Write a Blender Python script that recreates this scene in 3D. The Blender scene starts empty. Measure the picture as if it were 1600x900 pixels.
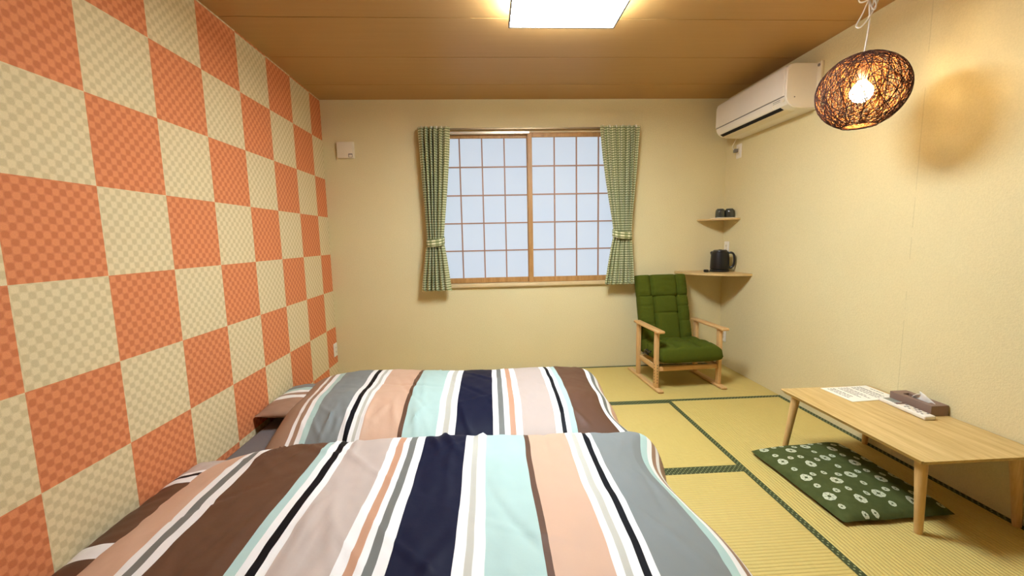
import bpy, bmesh, math, random
from mathutils import Vector, Matrix, noise

# ------------------------------------------------------------------ camera
scene = bpy.context.scene
COL = scene.collection
YAW, PIT, ROL = 0.05145, -0.11739, -0.02056
cyw, syw = math.cos(YAW), math.sin(YAW); cp, sp = math.cos(PIT), math.sin(PIT); cr, sr = math.cos(ROL), math.sin(ROL)
fwd = Vector((syw*cp, cyw*cp, sp)); rgt = Vector((cyw, -syw, 0)); upv = rgt.cross(fwd)
R_ = rgt*cr + upv*sr; U_ = upv*cr - rgt*sr
cam_d = bpy.data.cameras.new('camera'); cam = bpy.data.objects.new('camera', cam_d); COL.objects.link(cam)
M = Matrix((R_, U_, -fwd)).transposed().to_4x4(); M.translation = Vector((1.40987, -3.77113, 1.21631))
cam.matrix_world = M
cam_d.sensor_width = 36.0; cam_d.lens = 649.44362/1600*36.0; cam_d.clip_start = .02
scene.camera = cam
# ------------------------------------------------------------------ world, exposure
w = bpy.data.worlds.new('world'); scene.world = w; w.use_nodes = True
w.node_tree.nodes['Background'].inputs[0].default_value = (.75, .85, 1, 1)
w.node_tree.nodes['Background'].inputs[1].default_value = .6
scene.view_settings.view_transform = 'Standard'; scene.view_settings.look = 'None'
scene.view_settings.exposure = 0.0; scene.view_settings.gamma = 1.0
LIGHT_PANEL = 82.0; UPPER_GLOW = 40.0; LIGHT_COL = (.785, .90, 1.0)
BULB = 150.0; BULB_COL = (1.0, .70, .34)
PANE = .72

W, H, YB = 3.574, 2.421, -4.45
rnd = random.Random(7)

# ------------------------------------------------------------------ materials
def srgb(r, g, b):
    f = lambda c: (c/255)/12.92 if c/255 <= .04045 else ((c/255+.055)/1.055)**2.4
    return (f(r), f(g), f(b), 1)
def nmat(name):
    m = bpy.data.materials.new(name); m.use_nodes = True
    return m, m.node_tree.nodes, m.node_tree.links, m.node_tree.nodes['Principled BSDF']
def mth(N, L, op, a, b=None, c=None):
    n = N.new('ShaderNodeMath'); n.operation = op
    for i, v in enumerate((a, b, c)):
        if v is None: continue
        if hasattr(v, 'links'): L.new(v, n.inputs[i])
        else: n.inputs[i].default_value = v
    return n.outputs[0]
def mixc(N, L, f, a, b):
    n = N.new('ShaderNodeMix'); n.data_type = 'RGBA'
    for i, v in ((0, f), (6, a), (7, b)):
        if hasattr(v, 'links'): L.new(v, n.inputs[i])
        else: n.inputs[i].default_value = v
    return n.outputs[2]
def coords(N, L, kind='Object', scale=None):
    t = N.new('ShaderNodeTexCoord'); o = t.outputs[kind]
    if scale:
        mp = N.new('ShaderNodeMapping'); mp.inputs['Scale'].default_value = scale; L.new(o, mp.inputs[0]); o = mp.outputs[0]
    return o
def noise_tex(N, L, co, scale, detail=3, rough=.5):
    n = N.new('ShaderNodeTexNoise'); n.inputs['Scale'].default_value = scale; n.inputs['Detail'].default_value = detail
    n.inputs['Roughness'].default_value = rough
    L.new(co, n.inputs['Vector']); return n.outputs['Fac']
def bump(N, L, b, h, strength, dist):
    n = N.new('ShaderNodeBump'); n.inputs['Strength'].default_value = strength; n.inputs['Distance'].default_value = dist
    L.new(h, n.inputs['Height']); L.new(n.outputs[0], b.inputs['Normal'])
def plain(name, col, rough=.5, metal=0, var=.06, nscale=30, bmp=0, bscale=200, sheen=0, spec=.5):
    m, N, L, b = nmat(name)
    co = coords(N, L)
    f = noise_tex(N, L, co, nscale)
    lo = tuple(c*(1-var) for c in col[:3])+(1,); hi = tuple(min(1, c*(1+var)) for c in col[:3])+(1,)
    L.new(mixc(N, L, f, lo, hi), b.inputs['Base Color'])
    b.inputs['Roughness'].default_value = rough; b.inputs['Metallic'].default_value = metal
    b.inputs['Specular IOR Level'].default_value = spec
    if sheen: b.inputs['Sheen Weight'].default_value = sheen
    if bmp: bump(N, L, b, noise_tex(N, L, co, bscale, 2), .5, bmp)
    return m
def emit(name, col, strength):
    m, N, L, b = nmat(name)
    b.inputs['Base Color'].default_value = (.8, .8, .8, 1)
    b.inputs['Emission Color'].default_value = col if len(col) == 4 else (*col, 1)
    b.inputs['Emission Strength'].default_value = strength
    return m
def wood(name, a, c, scale, rough=.45, bmp=.0004, spec=.4):
    m, N, L, b = nmat(name)
    co = coords(N, L, 'Object', scale)
    n1 = noise_tex(N, L, co, 1.0, 5, .6)
    n2 = noise_tex(N, L, coords(N, L, 'Object', tuple(s*4 for s in scale)), 1.0, 3, .6)
    f = mth(N, L, 'ADD', mth(N, L, 'MULTIPLY', n1, .7), mth(N, L, 'MULTIPLY', n2, .3))
    r = N.new('ShaderNodeValToRGB'); r.color_ramp.elements[0].position = .35; r.color_ramp.elements[1].position = .65
    r.color_ramp.elements[0].color = a; r.color_ramp.elements[1].color = c; L.new(f, r.inputs[0])
    L.new(r.outputs[0], b.inputs['Base Color']); b.inputs['Roughness'].default_value = rough
    b.inputs['Specular IOR Level'].default_value = spec
    bump(N, L, b, n2, .4, bmp)
    return m

def checker_wallpaper():
    m, N, L, b = nmat('checker_wallpaper')
    co = coords(N, L); s = N.new('ShaderNodeSeparateXYZ'); L.new(co, s.inputs[0])
    S = .32526
    a = mth(N, L, 'DIVIDE', mth(N, L, 'ADD', mth(N, L, 'MULTIPLY', s.outputs[1], -1), -.20962+20*S), S)
    c = mth(N, L, 'DIVIDE', mth(N, L, 'ADD', s.outputs[2], -1.43695+20*S), S)
    par = mth(N, L, 'MODULO', mth(N, L, 'ADD', mth(N, L, 'FLOOR', a), mth(N, L, 'FLOOR', c)), 2)   # 1 = orange
    # woven little checks: soft edges through sines
    w1 = noise_tex(N, L, co, 60, 2)
    k = 14*math.pi
    sa = mth(N, L, 'SINE', mth(N, L, 'ADD', mth(N, L, 'MULTIPLY', a, k), mth(N, L, 'MULTIPLY', w1, 1.0)))
    sc = mth(N, L, 'SINE', mth(N, L, 'ADD', mth(N, L, 'MULTIPLY', c, k), mth(N, L, 'MULTIPLY', w1, 1.0)))
    pr = mth(N, L, 'MULTIPLY', sa, sc)
    f = N.new('ShaderNodeMapRange'); f.inputs[1].default_value = -.35; f.inputs[2].default_value = .3; L.new(pr, f.inputs[0])
    fine = noise_tex(N, L, co, 420, 2)
    org = mixc(N, L, f.outputs[0], srgb(202, 117, 73), srgb(224, 141, 92))
    crm = mixc(N, L, f.outputs[0], srgb(207, 186, 142), srgb(226, 206, 162))
    base = mixc(N, L, par, crm, org)
    g = N.new('ShaderNodeMapRange'); g.inputs[1].default_value = .3; g.inputs[2].default_value = .7; g.inputs[3].default_value = .9; g.inputs[4].default_value = 1.06
    L.new(fine, g.inputs[0])
    v = N.new('ShaderNodeVectorMath'); v.operation = 'SCALE'; L.new(base, v.inputs[0]); L.new(g.outputs[0], v.inputs['Scale'])
    L.new(v.outputs[0], b.inputs['Base Color'])
    b.inputs['Roughness'].default_value = .75; b.inputs['Specular IOR Level'].default_value = .25
    bump(N, L, b, mth(N, L, 'ADD', mth(N, L, 'MULTIPLY', f.outputs[0], .5), mth(N, L, 'MULTIPLY', fine, .6)), .5, .0012)
    return m
def wall_paper(name, seam=None):
    m, N, L, b = nmat(name)
    co = coords(N, L)
    n1 = noise_tex(N, L, co, 2.0, 3); n2 = noise_tex(N, L, co, 130, 4, .65)
    c = mixc(N, L, n1, srgb(221, 205, 156), srgb(228, 213, 165))
    g = N.new('ShaderNodeMapRange'); g.inputs[1].default_value = .3; g.inputs[2].default_value = .7; g.inputs[3].default_value = .95; g.inputs[4].default_value = 1.04
    L.new(n2, g.inputs[0]); k = g.outputs[0]
    if seam is not None:
        s = N.new('ShaderNodeSeparateXYZ'); L.new(co, s.inputs[0])
        d = mth(N, L, 'ABSOLUTE', mth(N, L, 'ADD', s.outputs[1], -seam))
        line = mth(N, L, 'LESS_THAN', d, .0022)
        br = mth(N, L, 'GREATER_THAN', noise_tex(N, L, co, 6, 2), .47)
        k = mth(N, L, 'MULTIPLY', k, mth(N, L, 'SUBTRACT', 1.0, mth(N, L, 'MULTIPLY', mth(N, L, 'MULTIPLY', line, br), .12)))
    v = N.new('ShaderNodeVectorMath'); v.operation = 'SCALE'; L.new(c, v.inputs[0]); L.new(k, v.inputs['Scale'])
    L.new(v.outputs[0], b.inputs['Base Color'])
    b.inputs['Roughness'].default_value = .8; b.inputs['Specular IOR Level'].default_value = .25
    bump(N, L, b, n2, .7, .0035)
    return m
def tatami(name, axis):
    # axis = index of the coordinate across which the ridges follow one another
    m, N, L, b = nmat(name)
    co = coords(N, L); s = N.new('ShaderNodeSeparateXYZ'); L.new(co, s.inputs[0])
    warp = mth(N, L, 'MULTIPLY', noise_tex(N, L, co, 9, 2), .004)
    p = mth(N, L, 'ADD', s.outputs[axis], warp)
    rid = mth(N, L, 'ABSOLUTE', mth(N, L, 'SINE', mth(N, L, 'MULTIPLY', p, math.pi/.0165)))
    sc = (30, 1400, 1) if axis == 0 else (1400, 30, 1)      # rushes run across the ridges
    rush = noise_tex(N, L, coords(N, L, 'Object', tuple(v*.35 for v in sc)), 1.0, 2)
    sc2 = (60, 8, 1) if axis == 1 else (8, 60, 1)
    patch = noise_tex(N, L, coords(N, L, 'Object', tuple(v*.5 for v in sc2)), 1.0, 3)
    big = noise_tex(N, L, co, 1.6, 3)
    c = mixc(N, L, rush, srgb(192, 168, 90), srgb(220, 202, 122))
    dash = noise_tex(N, L, coords(N, L, 'Object', (70, 25, 1) if axis == 0 else (25, 70, 1)), 1.0, 2)
    c = mixc(N, L, mth(N, L, 'MULTIPLY', mth(N, L, 'SUBTRACT', 1.0, mth(N, L, 'POWER', rid, .6)), mth(N, L, 'MULTIPLY', dash, .8)), c, srgb(188, 156, 76))  # dashed weave tone, with occlusion in the ridge valleys painted in
    c = mixc(N, L, mth(N, L, 'MULTIPLY', patch, .35), c, srgb(205, 172, 84))
    c = mixc(N, L, mth(N, L, 'MULTIPLY', big, .35), c, srgb(226, 198, 128))
    L.new(c, b.inputs['Base Color']); b.inputs['Roughness'].default_value = .52; b.inputs['Specular IOR Level'].default_value = .4
    hh = mth(N, L, 'ADD', mth(N, L, 'POWER', rid, .5), mth(N, L, 'MULTIPLY', rush, .25))
    bump(N, L, b, hh, 1.0, .0034)
    return m
def border_cloth():
    m, N, L, b = nmat('tatami_border_cloth')
    co = coords(N, L); s = N.new('ShaderNodeSeparateXYZ'); L.new(co, s.inputs[0])
    P = .024
    def cell(off):
        x = mth(N, L, 'SUBTRACT', mth(N, L, 'FRACT', mth(N, L, 'ADD', mth(N, L, 'DIVIDE', s.outputs[0], P), 200+off)), .5)
        y = mth(N, L, 'SUBTRACT', mth(N, L, 'FRACT', mth(N, L, 'ADD', mth(N, L, 'DIVIDE', s.outputs[1], P), 400+off)), .5)
        return mth(N, L, 'LESS_THAN', mth(N, L, 'ADD', mth(N, L, 'ABSOLUTE', x), mth(N, L, 'ABSOLUTE', y)), .19)
    f = mth(N, L, 'MAXIMUM', cell(0), cell(.5))
    L.new(mixc(N, L, f, srgb(52, 62, 24), srgb(150, 156, 110)), b.inputs['Base Color'])
    b.inputs['Roughness'].default_value = .6
    return m
def gingham():
    m, N, L, b = nmat('gingham_cloth')
    t = N.new('ShaderNodeTexCoord'); s = N.new('ShaderNodeSeparateXYZ'); L.new(t.outputs['UV'], s.inputs[0])
    P = .021
    fx = mth(N, L, 'LESS_THAN', mth(N, L, 'FRACT', mth(N, L, 'DIVIDE', s.outputs[0], P)), .5)
    fy = mth(N, L, 'LESS_THAN', mth(N, L, 'FRACT', mth(N, L, 'DIVIDE', s.outputs[1], P)), .5)
    f = mth(N, L, 'ADD', mth(N, L, 'MULTIPLY', fx, .4), mth(N, L, 'MULTIPLY', fy, .6))
    r = N.new('ShaderNodeValToRGB'); r.color_ramp.interpolation = 'CONSTANT'
    r.color_ramp.elements[0].color = srgb(112, 120, 74); r.color_ramp.elements[1].position = .5; r.color_ramp.elements[1].color = srgb(170, 170, 120)
    e = r.color_ramp.elements.new(.2); e.color = srgb(132, 138, 90)
    e = r.color_ramp.elements.new(.8); e.color = srgb(228, 222, 182)
    L.new(f, r.inputs[0]); L.new(r.outputs[0], b.inputs['Base Color'])
    b.inputs['Roughness'].default_value = .85; b.inputs['Specular IOR Level'].default_value = .2
    b.inputs['Sheen Weight'].default_value = .2
    return m
def pane_mat():
    m, N, L, b = nmat('lit_shoji_paper')
    co = coords(N, L); n = noise_tex(N, L, co, 2.2, 3)
    s = N.new('ShaderNodeSeparateXYZ'); L.new(co, s.inputs[0])
    c = mixc(N, L, n, srgb(204, 220, 240), srgb(222, 230, 238))
    L.new(c, b.inputs['Emission Color']); b.inputs['Emission Strength'].default_value = PANE
    b.inputs['Base Color'].default_value = srgb(120, 125, 130); b.inputs['Roughness'].default_value = .9
    b.inputs['Specular IOR Level'].default_value = .1
    return m
def dotted_cloth():
    m, N, L, b = nmat('tie_dye_green_cloth')
    co = coords(N, L); n = noise_tex(N, L, co, 25, 3)
    c = mixc(N, L, n, srgb(60, 68, 30), srgb(86, 94, 50))
    L.new(c, b.inputs['Base Color']); b.inputs['Roughness'].default_value = .9; b.inputs['Specular IOR Level'].default_value = .2
    bump(N, L, b, noise_tex(N, L, co, 300, 2), .5, .001)
    return m

MT = {
 'checker': checker_wallpaper(), 'wall': wall_paper('cream_wallpaper'), 'wall_r': wall_paper('cream_wallpaper_seamed', -1.735),
 'tat_x': tatami('tatami_ridges_along_x', 1), 'tat_y': tatami('tatami_ridges_along_y', 0), 'border': border_cloth(),
 'ceil': wood('ceiling_board_wood', srgb(178, 137, 80), srgb(182, 141, 84), (1.0, 24, 24), .5, .0001, .4),
 'dark': plain('dark_gap', srgb(34, 22, 14), .9),
 'shoji': wood('shoji_wood', srgb(166, 120, 66), srgb(192, 146, 88), (30, 30, 4)),
 'muntin': plain('muntin_wood', srgb(160, 118, 92), .5),
 'sill': wood('pale_sill_wood', srgb(205, 178, 130), srgb(222, 198, 152), (4, 40, 40)),
 'pane': pane_mat(), 'gingham': gingham(),
 'alu': plain('rail_metal', srgb(150, 130, 100), .35, .6), 'alu_w': plain('pale_rail_metal', srgb(225, 215, 195), .3, .5),
 'plastic': plain('white_plastic', srgb(238, 230, 215), .35, 0, .02), 'plastic2': plain('ivory_plastic', srgb(232, 220, 194), .4, 0, .02),
 'grey_pl': plain('grey_plastic', srgb(120, 112, 105), .45), 'black': plain('black_plastic', srgb(22, 20, 20), .35, 0, .1),
 'blackgap': plain('black_opening', srgb(14, 12, 10), .9),
 'oak': wood('oak_table_veneer', srgb(190, 156, 94), srgb(216, 188, 128), (34, 2.2, 30), .42, .0003),
 'oakleg': wood('oak_leg_wood', srgb(205, 165, 105), srgb(226, 190, 132), (40, 40, 3)),
 'beech': wood('beech_chair_wood', srgb(196, 150, 92), srgb(220, 178, 120), (30, 30, 3), .4),
 'beechy': wood('beech_chair_wood_lengthwise', srgb(196, 150, 92), srgb(220, 178, 120), (30, 3, 30), .4),
 'beechx': wood('beech_wood_crosswise', srgb(196, 150, 92), srgb(220, 178, 120), (3, 30, 30), .4),
 'shelf': wood('shelf_wood', srgb(200, 166, 108), srgb(216, 184, 128), (4, 40, 40), .5),
 'green': plain('olive_green_fabric', srgb(74, 82, 18), .9, 0, .12, 60, .0008, 500, 0, .15),
 'cushion': dotted_cloth(), 'cush_under': plain('dark_underside_cloth', srgb(40, 24, 30), .9),
 'motif': plain('undyed_ring_motif', srgb(196, 200, 168), .9, 0, .1, 200),
 'motif_in': plain('ring_motif_centre', srgb(52, 70, 44), .9),
 'weave': plain('brown_paper_cord', srgb(62, 30, 18), .8, 0, .25, 60),
 'bulb': emit('lit_bulb', BULB_COL, BULB), 'panel': emit('lit_ceiling_diffuser', LIGHT_COL, LIGHT_PANEL),
 'tissuebox': plain('taupe_leatherette', srgb(134, 108, 94), .55, 0, .05), 'tissue': plain('white_tissue', srgb(240, 236, 226), .9, 0, .03),
 'paper': plain('white_paper', srgb(240, 236, 222), .7, 0, .02), 'ink': plain('grey_ink', srgb(120, 116, 106), .8), 'ink_dark': plain('black_ink', srgb(60, 56, 50), .8),
 'glass': plain('smoky_dark_glass', srgb(58, 60, 52), .12, 0, .2, 20, 0, 200, 0, .8),
 'sheet': plain('grey_mattress_cover', srgb(112, 104, 102), .85, 0, .04, 20, .001, 60),
 'lcd': plain('grey_lcd', srgb(140, 146, 138), .2), 'btn_red': plain('dark_button', srgb(90, 60, 50), .5),
}
def cloth(name, col): return plain(name, col, .55, 0, .04, 9, .0006, 70, .0, .25 if max(col[:2]) > .05 else .12)
CL = {
 'P': cloth('duvet_peach', srgb(208, 170, 143)), 'Q': cloth('duvet_thin_peach', srgb(196, 148, 118)), 'W': cloth('duvet_white', srgb(240, 236, 230)), 'G': cloth('duvet_mid_grey', srgb(116, 116, 110)),
 'B': cloth('duvet_brown', srgb(98, 67, 48)), 'L': cloth('duvet_light_blue', srgb(176, 202, 194)), 'K': cloth('duvet_black', srgb(14, 14, 20)),
 'T': cloth('duvet_taupe', srgb(192, 175, 163)), 'N': cloth('duvet_navy', srgb(20, 22, 46)), 'E': cloth('duvet_greige', srgb(192, 188, 174)),
 'A': cloth('duvet_slate', srgb(130, 134, 132)), 'O': cloth('duvet_brown_peach', srgb(160, 127, 104)),
}
# ------------------------------------------------------------------ mesh helpers
WM = {}
def link(o): COL.objects.link(o); return o
def thing(name, label, cat, loc=(0, 0, 0), rz=0, group=None):
    o = link(bpy.data.objects.new(name, None)); o.location = loc; o.rotation_euler = (0, 0, rz)
    o.empty_display_size = .1
    o['label'] = label; o['category'] = cat
    if group: o['group'] = group
    WM[o] = Matrix.Translation(loc) @ Matrix.Rotation(rz, 4, 'Z')
    return o
def finish(bm, name, mats, smooth=True, angle=35):
    bmesh.ops.recalc_face_normals(bm, faces=bm.faces)
    me = bpy.data.meshes.new(name); bm.to_mesh(me); bm.free()
    for m_ in (mats if isinstance(mats, (list, tuple)) else [mats]): me.materials.append(m_)
    if smooth:
        for p in me.polygons: p.use_smooth = True
        me.set_sharp_from_angle(angle=math.radians(angle))
    return me
def obj(name, bm, mats, parent=None, loc=None, local=False, label=None, smooth=True, angle=35, kind=None):
    """bm holds world coordinates unless local."""
    if parent is not None:
        wm = WM[parent]
        if not local: bm.transform(wm.inverted())
    elif loc is not None and not local:
        bm.transform(Matrix.Translation(-Vector(loc)))
    o = link(bpy.data.objects.new(name, finish(bm, name, mats, smooth, angle)))
    if parent is not None:
        o.parent = parent; WM[o] = WM[parent]
    else:
        if loc is not None: o.location = loc
        WM[o] = Matrix.Translation(loc or (0, 0, 0))
    if label: o['label'] = label
    if kind: o['kind'] = kind
    return o
def tag(o, label, cat, group=None):
    o['label'] = label; o['category'] = cat
    if group: o['group'] = group
    return o
def new(): return bmesh.new()
def box(bm, x0, x1, y0, y1, z0, z1, bev=0, seg=2, mat=0):
    v = [bm.verts.new((x, y, z)) for x in (x0, x1) for y in (y0, y1) for z in (z0, z1)]
    fs = [bm.faces.new([v[i] for i in q]) for q in ((0, 1, 3, 2), (4, 6, 7, 5), (0, 4, 5, 1), (2, 3, 7, 6), (0, 2, 6, 4), (1, 5, 7, 3))]
    for f in fs: f.material_index = mat
    if bev:
        es = list({e for f in fs for e in f.edges})
        r = bmesh.ops.bevel(bm, geom=es, offset=bev, segments=seg, affect='EDGES', profile=.5)
        for f in r['faces']: f.material_index = mat
    return bm
def frame_dirs(d):
    d = d.normalized(); a = Vector((0, 0, 1)) if abs(d.z) < .9 else Vector((1, 0, 0))
    u = d.cross(a).normalized(); return u, d.cross(u).normalized()
def tube(bm, pts, r, seg=8, cap=True, closed=False, mat=0):
    pts = [Vector(p) for p in pts]; n = len(pts); rings = []
    u = None
    for i, p in enumerate(pts):
        d = (pts[(i+1) % n]-pts[i-1]) if closed else (pts[min(i+1, n-1)]-pts[max(i-1, 0)])
        if d.length < 1e-9: d = Vector((0, 0, 1))
        d.normalize()
        if u is None: u, v = frame_dirs(d)
        else:
            u = (u-d*u.dot(d))
            if u.length < 1e-6: u, v = frame_dirs(d)
            u.normalize(); v = d.cross(u)
        rr = r[i] if isinstance(r, (list, tuple)) else r
        rings.append([bm.verts.new(p+(u*math.cos(2*math.pi*k/seg)+v*math.sin(2*math.pi*k/seg))*rr) for k in range(seg)])
    for i in range(n if closed else n-1):
        a, b = rings[i], rings[(i+1) % n]
        for k in range(seg):
            bm.faces.new((a[k], a[(k+1) % seg], b[(k+1) % seg], b[k])).material_index = mat
    if cap and not closed:
        bm.faces.new(rings[0][::-1]).material_index = mat; bm.faces.new(rings[-1]).material_index = mat
    return bm
def lathe(bm, prof, cx=0, cy=0, cz=0, seg=32, mat=0):
    rings = []
    for r, z in prof:
        if r < 1e-6: rings.append([bm.verts.new((cx, cy, cz+z))])
        else: rings.append([bm.verts.new((cx+r*math.cos(2*math.pi*k/seg), cy+r*math.sin(2*math.pi*k/seg), cz+z)) for k in range(seg)])
    for a, b in zip(rings, rings[1:]):
        for k in range(seg):
            k2 = (k+1) % seg
            q = [a[k % len(a)], a[k2 % len(a)], b[k2 % len(b)], b[k % len(b)]]
            q = list(dict.fromkeys(q))
            if len(q) >= 3: bm.faces.new(q).material_index = mat
    return bm
def extrude_y(bm, prof, y0, y1, bev=0, mat=0):
    a = [bm.verts.new((x, y0, z)) for x, z in prof]; b = [bm.verts.new((x, y1, z)) for x, z in prof]
    n = len(prof); fs = []
    for i in range(n): fs.append(bm.faces.new((a[i], a[(i+1) % n], b[(i+1) % n], b[i])))
    fs.append(bm.faces.new(a[::-1])); fs.append(bm.faces.new(b))
    for f in fs: f.material_index = mat
    if bev: bmesh.ops.bevel(bm, geom=list(set(fs[-1].edges) | set(fs[-2].edges)), offset=bev, segments=3, affect='EDGES')
    return bm
def spline(pts, n):
    P = [Vector(p) for p in pts]; P = [2*P[0]-P[1]]+P+[2*P[-1]-P[-2]]; out = []
    for i in range(1, len(P)-2):
        for k in range(n):
            t = k/n; a, b, c, d = P[i-1:i+3]
            out.append(.5*((2*b)+(-a+c)*t+(2*a-5*b+4*c-d)*t*t+(-a+3*b-3*c+d)*t**3))
    out.append(P[-2]); return out
def struct(name, bm, m, smooth=False):
    o = obj(name, bm, m, smooth=smooth); o['kind'] = 'structure'; return o

# ------------------------------------------------------------------ setting
T = .12
wl = struct('wall_left', box(new(), -T, 0, YB, T, -.02, H+.05), MT['checker'])
wr = struct('wall_right', box(new(), W, W+T, YB, T, -.02, H+.05), MT['wall_r'])
wf = struct('wall_front', box(new(), -T, W+T, YB-T, YB, -.02, H+.05), wood('dark_low_bounce_wood', srgb(120, 86, 52), srgb(140, 102, 64), (30, 30, 3)))  # unseen wall, its dark wood made up to cut bounce onto the near walls
WX0, WX1, WZ0, WZ1 = .925, 2.645, .80, 2.158
bm = new()
box(bm, 0, WX0, 0, T, -.02, H+.05); box(bm, WX1, W, 0, T, -.02, H+.05)
box(bm, WX0, WX1, 0, T, -.02, WZ0); box(bm, WX0, WX1, 0, T, WZ1, H+.05)
bmesh.ops.remove_doubles(bm, verts=bm.verts, dist=1e-5)
wb = struct('wall_back', bm, MT['wall'])
fl = struct('floor', box(new(), -T, W+T, YB-T, T, -.1, -.016), MT['dark'])
ce = struct('ceiling', box(new(), -T, W+T, YB-T, T, H+.012, H+.06), MT['dark'])
ge = [-.345-.4935*k for k in range(9)]
eds = [0]+ge
for a, b_ in zip(eds, eds[1:]):
    lo = max(b_, YB)
    obj('ceiling_board', box(new(), 0, W, lo+.003, a-.003, H, H+.014), MT['ceil'], ce, smooth=False)
    if lo == YB: break
# tatami mats: (x0, x1, y0, y1, long axis)
mats_ = [(2.69-.02, W, -.88, 0, 'x'), (.895, 2.67, -.88, 0, 'x'), (0, .895, -.88, 0, 'x'),
         (2.69, W, -2.64, -.88, 'y'), (2.69, W, YB, -2.64, 'y'),
         (.90, 2.69, -1.785, -.88, 'x'), (.90, 2.69, -2.69, -1.785, 'x'), (.90, 2.69, -3.59, -2.69, 'x'), (.90, 2.69, YB, -3.59, 'x'),
         (0, .90, -2.64, -.88, 'y'), (0, .90, YB, -2.64, 'y')]
mats_[0] = (1.80, W, -.88, 0, 'x'); mats_[1] = (0, 1.80, -.88, 0, 'x'); mats_.pop(2)
for x0, x1, y0, y1, ax in mats_:
    g = .0008; bw = .031
    o = obj('tatami_mat', box(new(), x0+g, x1-g, y0+g, y1-g, -.016, 0, .0015, 1), MT['tat_x'] if ax == 'x' else MT['tat_y'], fl, smooth=False)
    for side in (0, 1):
        if ax == 'x':
            ya, yb = (y0+g, y0+bw) if side == 0 else (y1-bw, y1-g); q = (x0+g, x1-g, ya, yb)
        else:
            xa, xb = (x0+g, x0+bw) if side == 0 else (x1-bw, x1-g); q = (xa, xb, y0+g, y1-g)
        obj('cloth_border', box(new(), *q, -.001, .0012, .0006, 1), MT['border'], o, smooth=False)

# window -------------------------------------------------------------
win = obj('window_1', new(), MT['sill']); bm = new()
# frame lining of the opening
box(bm, WX0, WX0+.018, -.004, T, WZ0, WZ1); box(bm, WX1-.018, WX1, -.004, T, WZ0, WZ1)
box(bm, WX0, WX1, -.006, T, WZ1-.018, WZ1); box(bm, WX0, WX1, .07, T, WZ0, WZ1)
bmesh.ops.recalc_face_normals(bm, faces=bm.faces); bm.to_mesh(win.data); bm.free(); win['kind'] = 'structure'
obj('window_sill', box(new(), WX0-.02, WX1+.02, -.028, .07, WZ0-.012, WZ0+.020, .003, 2), MT['sill'], win)
obj('upper_track', box(new(), WX0+.018, 1.784, -.010, .03, WZ1-.026, WZ1-.006, .001, 1), MT['alu_w'], win)
def shoji(x0, x1, yf, rows, stile):
    """x0..x1 outer, yf front face"""
    d = .028
    zb, zt = WZ0+.022, WZ1-.010-(.014 if yf > .01 else 0); pb, pt_ = .868, 2.105
    bm = new()
    box(bm, x0, x0+stile[0], yf, yf+d, zb, zt, .002, 1); box(bm, x1-stile[1], x1, yf, yf+d, zb, zt, .002, 1)
    box(bm, x0+stile[0], x1-stile[1], yf+.002, yf+d-.002, zb, pb, .002, 1); box(bm, x0+stile[0], x1-stile[1], yf+.002, yf+d-.002, pt_, zt, .002, 1)
    p = obj('shoji_panel', bm, MT['shoji'], win)
    xa, xb = x0+stile[0], x1-stile[1]; nx, nz = 4, 5
    xs = [xa+(xb-xa)*i/nx for i in range(nx+1)]; zs = [pb+(pt_-pb)*i/nz for i in range(nz+1)]
    for i in range(1, nx): obj('muntin', box(new(), xs[i]-.0055, xs[i]+.0055, yf+.006, yf+.018, pb, pt_), MT['muntin'], p, smooth=False)
    for k in range(1, nz): obj('muntin', box(new(), xa, xb, yf+.008, yf+.018, zs[k]-.0055, zs[k]+.0055), MT['muntin'], p, smooth=False)
    for i in range(nx):
        for k in range(nz):
            obj('paper_pane', box(new(), xs[i]+.0002, xs[i+1]-.0002, yf+.018, yf+.020, zs[k]+.0002, zs[k+1]-.0002), MT['pane'], p, smooth=False)
shoji(.943, 1.790, .036, 5, (.024, .03))
shoji(1.766, 2.627, .004, 5, (.040, .024))

# curtain rail
t = thing('curtain_rail', 'slim metal curtain rail mounted above the paper-screened window', 'curtain rail', (1.785, 0, 2.165))
obj('rail', box(new(), .83, 2.745, -.048, -.030, 2.158, 2.172, .002, 1), MT['alu'], t)
for x in (.88, 1.785, 2.69): obj('bracket', box(new(), x-.01, x+.01, -.045, 0, 2.166, 2.180, .002, 1), MT['alu'], t)
for x in (.826, 2.749): obj('end_cap', box(new(), x-.006, x+.006, -.052, -.026, 2.153, 2.177, .003, 2), MT['alu'], t)

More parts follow.
